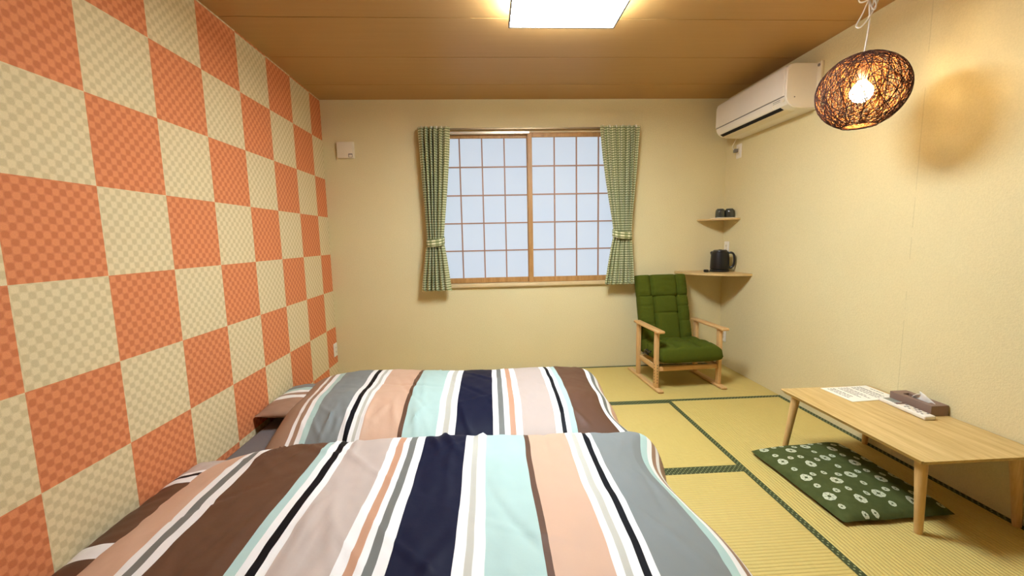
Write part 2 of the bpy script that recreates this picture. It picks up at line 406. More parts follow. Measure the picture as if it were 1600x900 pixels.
def curtain(sgn, top, tie, bot, zt, ztie, zb, label):
    nu, nv = 200, 110; folds = 7.0 if sgn > 0 else 6.0
    r = random.Random(11 if sgn > 0 else 5); ph = [r.uniform(0, 6.28) for _ in range(4)]
    bm = new(); uvl = bm.loops.layers.uv.new('uv'); V = []
    def width(z):
        if z > ztie:
            k = (z-ztie)/(zt-ztie); e = k**.85 if sgn else k
            s = e*e*(3-2*e)*.45+e*.55
            return tie[0]+(top[0]-tie[0])*s, tie[1]+(top[1]-tie[1])*s
        k = (ztie-z)/(ztie-zb); s = k**.8
        return tie[0]+(bot[0]-tie[0])*s, tie[1]+(bot[1]-tie[1])*s
    for j in range(nv+1):
        z = zt+(zb-zt)*j/nv
        xa, xb = width(z); wd = xb-xa
        row = []
        kk = abs(z-ztie)/.9
        amp = .024+.014*min(1, abs(z-ztie)/.25)
        if z > zt-.09: amp *= .55+.45*(zt-z)/.09
        for i in range(nu+1):
            u = i/nu
            uu = u+.035*math.sin(2*math.pi*u+ph[0])+.012*math.sin(6*math.pi*u+ph[1])
            f = math.sin(2*math.pi*folds*uu+.25*math.sin(3*z+ph[2]))
            f = math.copysign(abs(f)**.85, f)
            x = xa+wd*(u+.012*math.sin(4*math.pi*folds*uu))
            edge = 1 if (u < .9 if sgn > 0 else u > .1) else .35
            y = -.098-amp*f*(.75+.25*math.sin(5*u+ph[3]))*edge - (.012 if z < ztie+.02 else .012*(1-min(1, (z-ztie)/.3)))
            zz = z+(.006*f*(j/nv)**8)
            row.append((bm.verts.new((x, y, zz)), u*.72, zz))
        V.append(row)
    for j in range(nv):
        for i in range(nu):
            q = (V[j][i], V[j][i+1], V[j+1][i+1], V[j+1][i]); f = bm.faces.new([a[0] for a in q])
            for l, a in zip(f.loops, q): l[uvl].uv = (a[1]+2, a[2]+2)
    xc = (top[0]+top[1])/2
    t = thing('gingham_curtain', label, 'curtain', (xc, -.075, zb), 0, 'green gingham curtains beside the window')
    c = obj('curtain_cloth', bm, MT['gingham'], t, angle=80)
    md = c.modifiers.new('thickness', 'SOLIDIFY'); md.thickness = .0018
    # tieback band wrapping the gathers
    bm = new(); uvl = bm.loops.layers.uv.new('uv'); n = 40; rings = []
    cx, hw, hd = (tie[0]+tie[1])/2, (tie[1]-tie[0])/2+.006, .046
    for k in range(n):
        a = 2*math.pi*k/n
        x = cx+hw*math.copysign(abs(math.cos(a))**.8, math.cos(a)); y = -.100+hd*math.copysign(abs(math.sin(a))**.8, math.sin(a))
        dz = -sgn*.010*math.cos(a)-(.010 if math.sin(a) < 0 else -.010)*abs(math.sin(a))
        bul = .004
        rr = []
        for q, (zz, o_) in enumerate(((-.033, 0), (-.02, bul), (0, bul*.6), (.02, bul), (.033, 0))):
            rr.append(bm.verts.new((x+o_*math.cos(a), y+o_*math.sin(a), ztie+dz+zz)))
        rings.append(rr)
    for k in range(n):
        for q in range(4):
            f = bm.faces.new((rings[k][q], rings[(k+1) % n][q], rings[(k+1) % n][q+1], rings[k][q+1]))
            us = ((k, q), (k+1, q), (k+1, q+1), (k, q+1))
            for l, (a, b_) in zip(f.loops, us): l[uvl].uv = (a*.0052, 3+b_*.0165)
    tb = obj('tieback', bm, MT['gingham'], t, angle=80)
    md = tb.modifiers.new('thickness', 'SOLIDIFY'); md.thickness = .003
    # hooks along the heading
    for k in range(6):
        x = top[0]+.03+(top[1]-top[0]-.06)*k/5
        obj('curtain_hook', box(new(), x-.006, x+.006, -.098, -.046, zt-.014, zt+.008, .002, 1), MT['plastic'], t)
    return t
curtain(-1, (.832, 1.100), (.872, 1.012), (.806, 1.068), 2.170, 1.205, .775, 'green gingham curtain tied back on the left side of the window')
curtain(1, (2.385, 2.735), (2.512, 2.668), (2.428, 2.700), 2.170, 1.240, .792, 'green gingham curtain tied back on the right side of the window, above the green chair')

# ceiling light ------------------------------------------------------
t = thing('ceiling_light', 'square white lit ceiling lamp in the middle of the boarded ceiling', 'ceiling light', (1.825, -1.70, 2.33))
x0, x1, y0, y1 = 1.54, 2.112, -1.985, -1.408
obj('mounting_base', box(new(), x0+.15, x1-.15, y0+.15, y1-.15, 2.404, H, .004, 1), MT['plastic'], t)
obj('diffuser', box(new(), x0+.008, x1-.008, y0+.008, y1-.008, 2.338, 2.350), MT['panel'], t, smooth=False)
obj('upper_diffuser', box(new(), x0+.095, x1-.095, y0+.095, y1-.095, 2.351, 2.404, .006, 2), emit('soft_upward_glow', LIGHT_COL, UPPER_GLOW), t)
bm = new()
for q in ((x0, x1, y0, y0+.008), (x0, x1, y1-.008, y1), (x0, x0+.008, y0+.008, y1-.008), (x1-.008, x1, y0+.008, y1-.008)): box(bm, *q, 2.334, 2.353)
obj('rim', bm, plain('grey_rim', srgb(96, 84, 72), .5), t, smooth=False)

# vent cover on the back wall
t = thing('vent_cover', 'square ivory air vent cover high on the back wall by the checkered wall', 'vent cover', (.192, 0, 1.935))
obj('cover', box(new(), .124, .260, -.026, 0, 1.936, 2.070, .004, 2), MT['plastic2'], t)
obj('back_plate', box(new(), .130, .268, -.012, 0, 1.934, 2.074, .002, 1), MT['plastic2'], t)
obj('pull_tab', box(new(), .220, .255, -.028, -.02, 1.942, 1.972, .002, 1), MT['grey_pl'], t, label='small grey pull tab')
obj('tab_face', box(new(), .226, .252, -.030, -.02, 1.944, 1.963, .002, 1), MT['plastic2'], t)

def outlet(name, label, axis, x, y, z, w_=.072, h_=.118, plug=False):
    """plate on a side wall; axis +1 = plate faces +x (left wall), -1 = faces -x"""
    t = thing(name, label, 'outlet', (x, y, z-h_/2))
    s = axis
    X = lambda d0, d1: (min(x+s*d0, x+s*d1), max(x+s*d0, x+s*d1))
    obj('plate', box(new(), *X(0, .008), y-w_/2, y+w_/2, z-h_/2, z+h_/2, .003, 2), MT['plastic'], t)
    obj('socket_insert', box(new(), *X(.006, .010), y-.014, y+.014, z-.036, z+.036, .001, 1), MT['plastic2'], t)
    bm = new()
    for dz in (-.019, .019):
        for dy in (-.0065, .0065): box(bm, *X(.0098, .0104), y+dy-.001, y+dy+.001, z+dz-.006, z+dz+.006)
    obj('socket_slots', bm, MT['blackgap'], t, smooth=False, kind='stuff')
    return t
outlet('wall_outlet', 'white outlet plate low on the checkered wall near the back corner', 1, 0, -.05, .262)
outlet('wall_outlet', 'white outlet plate just under the air conditioner', -1, W, -.200, 1.925, plug=True)
outlet('wall_outlet', 'white outlet plate above and behind the black kettle', -1, W, -.070, 1.095, .07)
outlet('wall_outlet', 'white outlet plate low on the right wall by the green chair armrest', -1, W, -.075, .285)
t = thing('power_plug', 'pale plug and cord of the air conditioner in the outlet below it', 'plug', (W, -.19, 1.93))
obj('plug_body', box(new(), W-.045, W-.011, -.205, -.175, 1.915, 1.945, .005, 2), MT['grey_pl'], t)
obj('cord', tube(new(), spline([(W-.035, -.19, 1.93), (W-.055, -.185, 1.955), (W-.05, -.19, 1.985), (W-.03, -.195, 2.03)], 6), .0035, 8), MT['plastic2'], t)

# air conditioner ----------------------------------------------------
t = thing('air_conditioner', 'white wall-mounted air conditioner at top of right wall', 'air conditioner', (W, -.64, 2.02))
ya, yb = -1.052, -.215
prof = [(W-.004, 2.305), (3.405, 2.305), (3.375, 2.298), (3.358, 2.28), (3.352, 2.25), (3.350, 2.10), (3.356, 2.075), (3.372, 2.052), (3.40, 2.036), (3.44, 2.028), (W-.004, 2.022)]
obj('body', extrude_y(new(), prof, ya, yb, .006), MT['plastic'], t, angle=25)
pf = [(3.376, 2.303), (3.356, 2.288), (3.3465, 2.262), (3.3445, 2.108), (3.349, 2.106), (3.354, 2.12), (3.354, 2.28), (3.372, 2.299)]
obj('front_panel', extrude_y(new(), pf, ya+.022, yb-.004, .002), MT['plastic'], t, angle=25)
obj('panel_gap', extrude_y(new(), [(3.3485, 2.106), (3.3492, 2.1), (3.36, 2.1), (3.36, 2.106)], ya+.012, yb-.006), MT['grey_pl'], t, smooth=False)
fp = [(3.3480, 2.096), (3.3530, 2.072), (3.3660, 2.053), (3.3700, 2.057), (3.358, 2.076), (3.354, 2.096)]
obj('louver', extrude_y(new(), fp, ya+.13, yb-.03, .001), MT['plastic'], t, angle=25)
obj('air_slot', extrude_y(new(), [(3.374, 2.0485), (3.398, 2.0345), (3.404, 2.042), (3.38, 2.058)], ya+.08, yb-.03), MT['blackgap'], t, smooth=False, label='dark air outlet slot')
obj('lower_lip', extrude_y(new(), [(3.402, 2.0335), (3.440, 2.0255), (3.47, 2.0255), (3.44, 2.035), (3.404, 2.040)], ya+.07, yb-.03, .001), MT['plastic2'], t)
o = obj('indicator_button', lathe(new(), [(0, 0), (.011, 0), (.012, .002), (.012, .004)], 0, 0, 0, 20), MT['plastic2'], t, local=True)
o.matrix_local = Matrix.Translation((3.3505-W, -1.025+.64, 2.082-2.02)) @ Matrix.Rotation(math.pi/2, 4, 'Y')
bm = new()
for k in range(6): box(bm, 3.3480, 3.3505, -1.00+.012*k, -.992+.012*k, 2.088, 2.0905); box(bm, 3.3485, 3.351, -1.00+.012*k, -.994+.012*k, 2.078, 2.080)
obj('printed_marks', bm, MT['grey_pl'], t, smooth=False, kind='stuff')
obj('mounting_plate', box(new(), W-.022, W, ya-.032, ya+.01, 2.05, 2.306, .003, 2), MT['plastic2'], t)
bm = new(); tube(bm, [(W-.020, ya-.015, 2.285), (W-.026, ya-.015, 2.285)], .009, 16)
obj('screw', bm, MT['grey_pl'], t)
bm = new(); tube(bm, [(3.41, ya+.002, 2.095), (3.41, ya-.0015, 2.095)], .004, 12)
obj('end_screw', bm, MT['grey_pl'], t)

# pendant lamp --------------------------------------------------------
PX, PY, PZ = 3.16, -1.83, 1.866
pl = thing('pendant_lamp', 'lit pendant lamp with round brown woven shade on a looped white cord', 'pendant lamp', (PX, PY, PZ-.16))
A, B = .178, .168
r = random.Random(3)
bm = new()
zcut = -.155
for k in range(300):
    # strand = slightly wobbling circle on the shell, in a random plane
    th = r.uniform(0, 2*math.pi); c = r.uniform(-.95, .95) if r.random() < .6 else r.uniform(-.4, .4)
    s_ = math.sqrt(1-c*c); n = Vector((s_*math.cos(th), s_*math.sin(th), c)); u, v = frame_dirs(n)
    off = r.uniform(-.62, .62); rad = math.sqrt(1-off*off); a0 = r.uniform(0, 6.28); arc = r.uniform(2.2, 5.2); ns = int(arc*9)
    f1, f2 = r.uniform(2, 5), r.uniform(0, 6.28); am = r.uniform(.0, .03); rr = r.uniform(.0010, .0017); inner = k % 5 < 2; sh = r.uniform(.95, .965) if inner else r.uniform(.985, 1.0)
    run = []
    def flush():
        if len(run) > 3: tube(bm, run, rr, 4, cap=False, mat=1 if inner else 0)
        run.clear()
    for i in range(ns+1):
        a = a0+arc*i/ns; q = off+am*math.sin(f1*a+f2)
        q = max(-.97, min(.97, q)); rd = math.sqrt(1-q*q)
        p = n*q+(u*math.cos(a)+v*math.sin(a))*rd
        P3 = Vector((p.x*A*sh, p.y*A*sh, p.z*B*sh))
        if P3.z < zcut or P3.z > .1675: flush(); continue
        run.append(P3+Vector((PX, PY, PZ)))
    flush()
rz = A*math.sqrt(1-(zcut/B)**2)
for k in range(4):
    tube(bm, [(PX+(rz+.002*math.sin(3*a+k))*math.cos(a), PY+(rz+.002*math.cos(2*a+k))*math.sin(a), PZ+zcut+.0015*math.sin(5*a+k*2)) for a in [2*math.pi*i/40 for i in range(40)]], .002, 5, closed=True)
obj('woven_shade', bm, [MT['weave'], plain('bulb_lit_paper_cord', srgb(170, 112, 60), .8, 0, .2, 60)], pl, angle=80)  # inner strands are a lighter tan: bulb light painted into their colour
obj('bulb', lathe(new(), [(0, -.045), (.014, -.043), (.030, -.033), (.042, -.015), (.045, 0), (.042, .016), (.032, .032), (.018, .048), (.014, .06), (0, .06)], PX, PY, PZ-.005, 28), MT['bulb'], pl)
obj('socket', lathe(new(), [(0, .052), (.017, .052), (.019, .06), (.019, .10), (.012, .112), (.004, .118), (0, .118)], PX, PY, PZ-.005, 20), MT['plastic'], pl)
bm = new()
for a in (0, 2.1, 4.2): tube(bm, [(PX+.012*math.cos(a), PY+.012*math.sin(a), PZ+.10), (PX+.04*math.cos(a), PY+.04*math.sin(a), PZ+B*.965)], .0012, 6)
obj('shade_holder', bm, MT['grey_pl'], pl)
cord = [(PX, PY, PZ+.11), (PX, PY, PZ+.17), (PX+.002, PY, PZ+.19), (PX+.006, PY-.004, PZ+.25), (PX+.010, PY-.004, PZ+.31), (PX+.006, PY, PZ+.40), (PX, PY, H-.02)]
obj('cord', tube(new(), spline(cord, 8), .0032, 8), MT['plastic'], pl)
# the slack tied up in loops
lp = [(-.006, .33), (.006, .345), (.012, .40), (.004, .43), (-.012, .40), (-.026, .35), (-.040, .315), (-.044, .300), (-.034, .292), (-.010, .318), (.012, .352), (.026, .385), (.030, .42), (.022, .45), (.012, .47),
      (.004, .45), (.000, .41), (.004, .37), (.012, .355), (.018, .375), (.015, .405), (.006, .44), (-.006, .47), (-.020, .50), (-.036, .48), (-.042, .44), (-.038, .408), (-.028, .400), (-.012, .404), (.004, .410)]
pts = [(PX+.010+.78*a, PY-.004-.62*a+.006*math.sin(i*1.3), PZ+b_-.006) for i, (a, b_) in enumerate(lp)]
obj('cord_loops', tube(new(), spline(pts, 6), .0032, 8), MT['plastic'], pl)
obj('ceiling_rose', lathe(new(), [(0, -.03), (.012, -.03), (.03, -.02), (.034, 0), (0, 0)], PX, PY, H, 24), MT['plastic'], pl)

# corner shelves -------------------------------------------------------
def corner_shelf(rad_x, rad_y, z, th, label):
    bm = new(); n = 28
    pr = [(W, 0)]+[(W-rad_x*math.cos(a), -rad_y*math.sin(a)) for a in [math.pi/2*i/n for i in range(n+1)]]
    a = [bm.verts.new((x, y, z-th)) for x, y in pr]; b_ = [bm.verts.new((x, y, z)) for x, y in pr]; m_ = len(pr)
    for i in range(m_): bm.faces.new((a[i], a[(i+1) % m_], b_[(i+1) % m_], b_[i]))
    bm.faces.new(a[::-1]); top = bm.faces.new(b_)
    bmesh.ops.bevel(bm, geom=list(top.edges), offset=.002, segments=2, affect='EDGES')
    o = obj('corner_shelf', bm, MT['shelf'], loc=(W-.1, -.1, z-th)); return tag(o, label, 'shelf', 'corner shelves in the right back corner')
corner_shelf(.255, .255, 1.358, .014, 'small upper quarter-round wooden corner shelf holding dark glasses')
corner_shelf(.455, .455, .890, .018, 'large lower quarter-round wooden corner shelf holding the black kettle')
# tray and glasses on upper shelf
o = obj('serving_tray', box(new(), 3.400, 3.571, -.203, -.080, 1.3585, 1.3655, .003, 2), MT['plastic2'], loc=(3.485, -.14, 1.3585)); tag(o, 'thin white tray under the two dark glasses on the upper corner shelf', 'tray')
for i, (x, y, lb) in enumerate(((3.452, -.150, 'dark upturned glass tumbler on the upper corner shelf, left one of the pair'), (3.530, -.160, 'dark upturned glass tumbler on the upper corner shelf, right one of the pair'))):
    t = thing('glass_tumbler', lb, 'glass', (x, y, 1.366), 0, 'upturned glasses on the corner shelf')
    obj('tumbler_body', lathe(new(), [(.030, 0), (.039, 0), (.040, .004), (.039, .05), (.036, .066), (.028, .074), (0, .074)], x, y, 1.366, 28), MT['glass'], t)
    obj('foot_ring', lathe(new(), [(.018, .0735), (.026, .0735), (.026, .078), (.018, .078)], x, y, 1.366, 28), plain('glass_foot', srgb(150, 146, 128), .15), t)
# kettle
kx, ky, kz = 3.448, -.18, .8905
t = thing('electric_kettle', 'black electric kettle standing on the lower corner shelf', 'kettle', (kx, ky, kz))
obj('power_base', lathe(new(), [(0, 0), (.078, 0), (.080, .006), (.078, .018), (.070, .022), (0, .022)], kx, ky, kz, 36), MT['black'], t)
obj('kettle_body', lathe(new(), [(0, .024), (.074, .024), (.078, .032), (.077, .08), (.074, .14), (.070, .172), (.062, .180), (0, .180)], kx, ky, kz, 40), MT['black'], t)
obj('lid', lathe(new(), [(0, .180), (.058, .180), (.056, .188), (.045, .193), (.015, .193), (.012, .197), (0, .197)], kx, ky, kz, 32), plain('lid_plastic', srgb(44, 42, 40), .35), t)
hd = Vector((.86, -.5, 0)).normalized()
hp = [(.066, .165), (.090, .168), (.108, .150), (.114, .110), (.110, .065), (.094, .040), (.074, .040)]
obj('handle', tube(new(), spline([(kx+hd.x*a, ky+hd.y*a, kz+b_) for a, b_ in hp], 6), .0095, 10), MT['black'], t)
sd = -hd
obj('spout', tube(new(), [(kx+sd.x*.056, ky+sd.y*.056, kz+.150), (kx+sd.x*.066, ky+sd.y*.066, kz+.168), (kx+sd.x*.072, ky+sd.y*.072, kz+.178)], [.018, .014, .009], 12), MT['black'], t)
obj('base_cord', tube(new(), spline([(kx-.076, ky-.01, kz+.008), (kx-.10, ky-.02, kz+.006), (kx-.125, ky-.03, kz+.010)], 5), .004, 8), MT['black'], t)
obj('cord_plug', box(new(), kx-.158, kx-.122, ky-.045, ky-.018, kz+.0005, kz+.024, .006, 2), MT['black'], t)

# low chair -------------------------------------------------------------
ch = thing('reclining_chair', 'low olive green reclining chair with pale wooden arms in the back corner', 'chair', (2.952, -.392, .001), math.radians(3.0))
L_ = lambda bm, n, m_, **k: obj(n, bm, m_, ch, local=True, **k)
for s in (-1, 1):
    cx = .262*s
    bm = new(); box(bm, cx-.024, cx+.024, -.325, .30, 0, .020, .007, 3); L_(bm, 'base_rail', MT['beechy'])
    for y in (-.232, .115): L_(box(new(), cx-.014, cx+.014, y-.022, y+.022, .018, .470, .004, 2), 'leg', MT['beech'])
    bm = new(); box(bm, cx-.030, cx+.030, -.315, .160, .468, .490, .009, 3); L_(bm, 'armrest', MT['beechy'])
    L_(box(new(), cx-s*.012-.010, cx-s*.012+.010, -.215, .10, .150, .190, .004, 2), 'side_rail', MT['beechy'])
L_(box(new(), -.25, .25, -.240, -.218, .148, .186, .004, 2), 'front_rail', MT['beechx'])
L_(box(new(), -.25, .25, .10, .122, .148, .186, .004, 2), 'rear_rail', MT['beechx'])
bm = new()
for k in range(7): tube(bm, [(-.278, -.232, .06+.024*k), (-.2755, -.232, .06+.024*k)], .0035, 8)
for k in range(7): tube(bm, [(-.262, -.2555, .06+.024*k), (-.262, -.2535, .06+.024*k)], .0035, 8)
L_(bm, 'peg_holes', MT['dark'], kind='stuff')
def quilt(w_, h_, th, vs, hs, seed, back=.35, nx=64, ny=72, lumps=.006, side=None):
    """soft pad: local x width, y length, z thickness; seams vs=[(u, v0, v1)], hs=[(v, u0, u1, depth)]"""
    bm = new(); r = random.Random(seed); off = Vector((r.uniform(0, 9), r.uniform(0, 9), 0))
    def edge(t, k): return (1-abs(2*t-1)**k)**(1/k) if abs(2*t-1) < 1 else 0
    grid = {}
    for s in (1, -1):
        for i in range(nx+1):
            for j in range(ny+1):
                u, v = i/nx, j/ny
                if s == -1 and (i in (0, nx) or j in (0, ny)): grid[s, i, j] = grid[1, i, j]; continue
                e = edge(u, 5.5)*edge(v, 5.0)
                x, y = (u-.5)*w_, v*h_
                # rounded corners
                k = .5*th*e
                d = 0
                if s == 1:
                    for (us, v0, v1) in vs:
                        if v0-.02 < v < v1+.02: d += .024*math.exp(-((u-us)*w_/.010)**2)+.012*math.exp(-((u-us)*w_/.035)**2)
                    for (vv, u0, u1, dep) in hs:
                        if u0-.02 < u < u1+.02: d += dep*math.exp(-((v-vv)*h_/.008)**2)+dep*.6*math.exp(-((v-vv)*h_/.035)**2)
                    d -= lumps*noise.noise(Vector((u*5, v*6, 0))+off)
                    ww = noise.noise(Vector((u*6, v*26, 3))+off)
                    d -= .0035*max(0, abs(u-.5)*2-.35)*ww*2
                zz = (k*(1 if s == 1 else back)-d*min(1, e*1.2)) if s == 1 else -k*back
                grid[s, i, j] = bm.verts.new((x, y, zz if s == 1 else zz))
    for s in (1, -1):
        for i in range(nx):
            for j in range(ny):
                q = [grid[s, i, j], grid[s, i+1, j], grid[s, i+1, j+1], grid[s, i, j+1]]
                q = list(dict.fromkeys(q))
                try: bm.faces.new(q if s == 1 else q[::-1])
                except ValueError: pass
    return bm
# seat: y runs from the front edge backwards
bm = quilt(.50, .47, .185, [(.32, .08, 1), (.70, .08, 1)], [(.62, .04, .96, .012)], 4, .55, lumps=.010)
bm.transform(Matrix.Translation((.004, -.305, .268)) @ Matrix.Rotation(math.radians(-2), 4, 'X'))
L_(bm, 'seat_cushion', MT['green'], angle=80)
bm = quilt(.455, .43, .16, [(.30, 0, 1), (.77, 0, 1)], [(.62, .30, .77, .010), (.40, 0, .30, .006), (.78, 0, .30, .006), (.45, .77, 1, .006), (.75, .77, 1, .006)], 8, .45, lumps=.006)
bm.transform(Matrix.Translation((-.012, .125, .274)) @ Matrix.Rotation(math.radians(90-15), 4, 'X'))
L_(bm, 'backrest', MT['green'], angle=80)
bm = quilt(.455, .200, .16, [(.27, 0, 1), (.79, 0, 1)], [], 9, .45, ny=44, lumps=.006)
bm.transform(Matrix.Translation((-.012, .125+.412*math.sin(math.radians(15)), .274+.412*math.cos(math.radians(15)))) @ Matrix.Rotation(math.radians(90-15), 4, 'X'))
L_(bm, 'headrest', MT['green'], angle=80)
bm = new(); tube(bm, spline([(-.245, .02, .25), (-.252, -.03, .27), (-.25, -.07, .262), (-.246, -.10, .275)], 5), .008, 8)
tube(bm, spline([(-.246, .05, .22), (-.252, .0, .24), (-.248, -.05, .235)], 5), .007, 8)
L_(bm, 'recline_lever', MT['black'], label='black recline lever')

# low table --------------------------------------------------------------
th_ = .338
tb = thing('low_table', 'low oak table with tapered legs against the right wall', 'table', (3.31, -1.965, 0))
bm = new(); box(bm, 3.040, 3.568, -2.360, -1.572, th_-.020, th_, 0)
ed = [e for e in bm.edges if abs(e.verts[0].co.z-e.verts[1].co.z) > .01]
bmesh.ops.bevel(bm, geom=ed, offset=.006, segments=4, affect='EDGES')
for v in bm.verts:                                             # underside chamfer
    if v.co.z < th_-.01:
        v.co.x += .014*(1 if v.co.x < 3.3 else -1); v.co.y += .014*(1 if v.co.y < -1.96 else -1)
obj('tabletop', bm, MT['oak'], tb)
for (xt, yt, xb_, yb_) in ((3.100, -2.300, 3.112, -2.305), (3.520, -2.285, 3.545, -2.300), (3.085, -1.640, 3.068, -1.600), (3.520, -1.640, 3.545, -1.600)):
    obj('leg', tube(new(), [(xb_, yb_, 0), (xb_, yb_, .004), (xt, yt, th_-.019)], [.0125, .014, .0215], 20), MT['oakleg'], tb)
obj('apron', box(new(), 3.10, 3.51, -1.655, -1.635, th_-.045, th_-.019), MT['oakleg'], tb)
obj('apron', box(new(), 3.10, 3.51, -2.285, -2.265, th_-.045, th_-.019), MT['oakleg'], tb)

# paper sheet
pc = [Vector((3.264, -1.590, 0)), Vector((3.545, -1.578, 0)), Vector((3.548, -1.772, 0)), Vector((3.272, -1.792, 0))]
ps = thing('printed_sheet', 'white printed information sheet at the far end of the low table', 'paper sheet', (3.4, -1.68, th_))
def sheet_pt(u, v, z): a = pc[0].lerp(pc[1], u); b_ = pc[3].lerp(pc[2], u); p = a.lerp(b_, v); return Vector((p.x, p.y, th_+z))
def sheet_quad(bm, u0, u1, v0, v1, z0, z1):
    q = [(u0, v0), (u1, v0), (u1, v1), (u0, v1)]
    a = [bm.verts.new(sheet_pt(u, v, z0)) for u, v in q]; b_ = [bm.verts.new(sheet_pt(u, v, z1)) for u, v in q]
    bm.faces.new(b_); bm.faces.new(a[::-1])
    for i in range(4): bm.faces.new((a[i], a[(i+1) % 4], b_[(i+1) % 4], b_[i]))
bm = new(); sheet_quad(bm, 0, 1, 0, 1, .0006, .0018); obj('sheet', bm, MT['paper'], ps, smooth=False)
r = random.Random(21); bm = new(); bm2 = new()
# lines of text run along the long side of the table (v), reading from u = 1 side
for k in range(15):
    u = .92-.058*k
    if k in (1, 6, 11): continue
    v = .08+(.18 if k == 0 else 0)
    end = r.uniform(.6, .93)
    while v < end:
        d = r.uniform(.03, .11); tgt = bm2 if (k in (0, 2, 12) and r.random() < .5) else bm
        sheet_quad(tgt, u-.011, u+.011, v, min(end, v+d), .0019, .0021); v += d+r.uniform(.008, .03)
obj('printed_text', bm, MT['ink'], ps, smooth=False, kind='stuff'); obj('printed_heading', bm2, MT['ink_dark'], ps, smooth=False, kind='stuff')
# tissue box
tx0, tx1, ty0, ty1, tz0, tz1 = 3.480, 3.568, -1.990, -1.785, th_, th_+.050
t = thing('tissue_box', 'taupe tissue box with a white tissue showing, on the low table', 'tissue box', ((tx0+tx1)/2, (ty0+ty1)/2, tz0))
bm = new(); cx, cy = (tx0+tx1)/2, (ty0+ty1)/2
box(bm, tx0, tx0+.028, ty0, ty1, tz0, tz1); box(bm, tx1-.028, tx1, ty0, ty1, tz0, tz1)
box(bm, tx0+.028, tx1-.028, ty0, cy-.062, tz0, tz1); box(bm, tx0+.028, tx1-.028, cy+.062, ty1, tz0, tz1)
bmesh.ops.remove_doubles(bm, verts=bm.verts, dist=1e-5)
obj('box_shell', bm, MT['tissuebox'], t, smooth=False)
obj('slot_inside', box(new(), tx0+.028, tx1-.028, cy-.062, cy+.062, tz0+.002, tz1-.012), MT['blackgap'], t, smooth=False)
bm = new(); nn = 14; V = []
for i in range(nn+1):
    u = i/nn; row = []
    for j in range(9):
        v = j/8; sp_ = (1-v)**.8
        y = cy-.030+(u-.5)*.135*sp_ + .012*v; x = cx+.006*math.sin(u*9+v*2)*(1-.3*v)-.012*v; z = tz1-.010+v*(.044+.006*math.sin(u*5))*(1 if True else 0)
        row.append(bm.verts.new((x, y, z)))
    V.append(row)
for i in range(nn):
    for j in range(8): bm.faces.new((V[i][j], V[i+1][j], V[i+1][j+1], V[i][j+1]))
o = obj('tissue', bm, MT['tissue'], t, angle=80); md = o.modifiers.new('thickness', 'SOLIDIFY'); md.thickness = .002
# remote control: long axis roughly along y
rc = thing('remote_control', 'long white air conditioner remote lying beside the tissue box', 'remote control', (3.440, -1.908, th_), math.radians(-2.5))
RL, RW = .122, .027
bm = new(); box(bm, -RW, RW, -RL, RL, .0005, .021, .006, 3); obj('case', bm, MT['plastic'], rc, local=True)
obj('screen', box(new(), -RW+.006, RW-.006, .045, RL-.016, .0205, .0218, .001, 1), MT['lcd'], rc, local=True)
obj('screen_bezel', box(new(), -RW+.004, RW-.004, .022, .040, .0205, .0216, .001, 1), MT['btn_red'], rc, local=True)
for j in range(6):
    for i in range(3):
        if (i, j) in ((1, 0),): continue
        x = (i-1)*.0135; y = .010-j*.021
        obj('button', box(new(), x-.0048, x+.0048, y-.004, y+.004, .0205, .0225, .001, 1), MT['grey_pl'] if (i+j) % 3 else MT['plastic2'], rc, local=True)

# floor cushion -----------------------------------------------------------
cu0 = Vector((2.832, -1.655)); cu1 = Vector((2.850, -2.245)); cu2 = Vector((3.352, -2.235)); cu3 = Vector((3.362, -1.612))
fc = thing('floor_cushion', 'green floor cushion with pale ring motifs, half under the low table', 'cushion', (3.1, -1.95, 0))
def cush_xy(u, v):
    a = cu0.lerp(cu3, u); b_ = cu1.lerp(cu2, u); return a.lerp(b_, v)
def cush_z(u, v):
    e = (1-abs(2*u-1)**3.6)*(1-abs(2*v-1)**3.6); e = max(0, e)**.42
    return .018+.044*e+.0045*noise.noise(Vector((u*5, v*5, 1)))*e
bm = new(); N_ = 60; V = {}
def rim(u, v):  # wavy outline
    p = cush_xy(u, v); k = .006*noise.noise(Vector((u*4+3, v*4, 5)))
    return Vector((p.x+k*(1 if u > .5 else -1)*(abs(2*u-1)**6), p.y+k*(abs(2*v-1)**6)))
for i in range(N_+1):
    for j in range(N_+1):
        u, v = i/N_, j/N_; p = rim(u, v); V[i, j] = bm.verts.new((p.x, p.y, cush_z(u, v)))
for i in range(N_):
    for j in range(N_): bm.faces.new((V[i, j], V[i+1, j], V[i+1, j+1], V[i, j+1]))
obj('cushion_top', bm, MT['cushion'], fc, angle=80)
bm = new(); V = {}
for i in range(31):
    for j in range(31):
        u, v = i/30, j/30; p = rim(u, v); e = max(0, (1-abs(2*u-1)**4)*(1-abs(2*v-1)**4))**.5
        V[i, j] = bm.verts.new((p.x, p.y, .018-.0172*min(1, e*1.4)))
for i in range(30):
    for j in range(30): bm.faces.new((V[i, j], V[i, j+1], V[i+1, j+1], V[i+1, j]))
obj('cushion_underside', bm, MT['cush_under'], fc, angle=80)
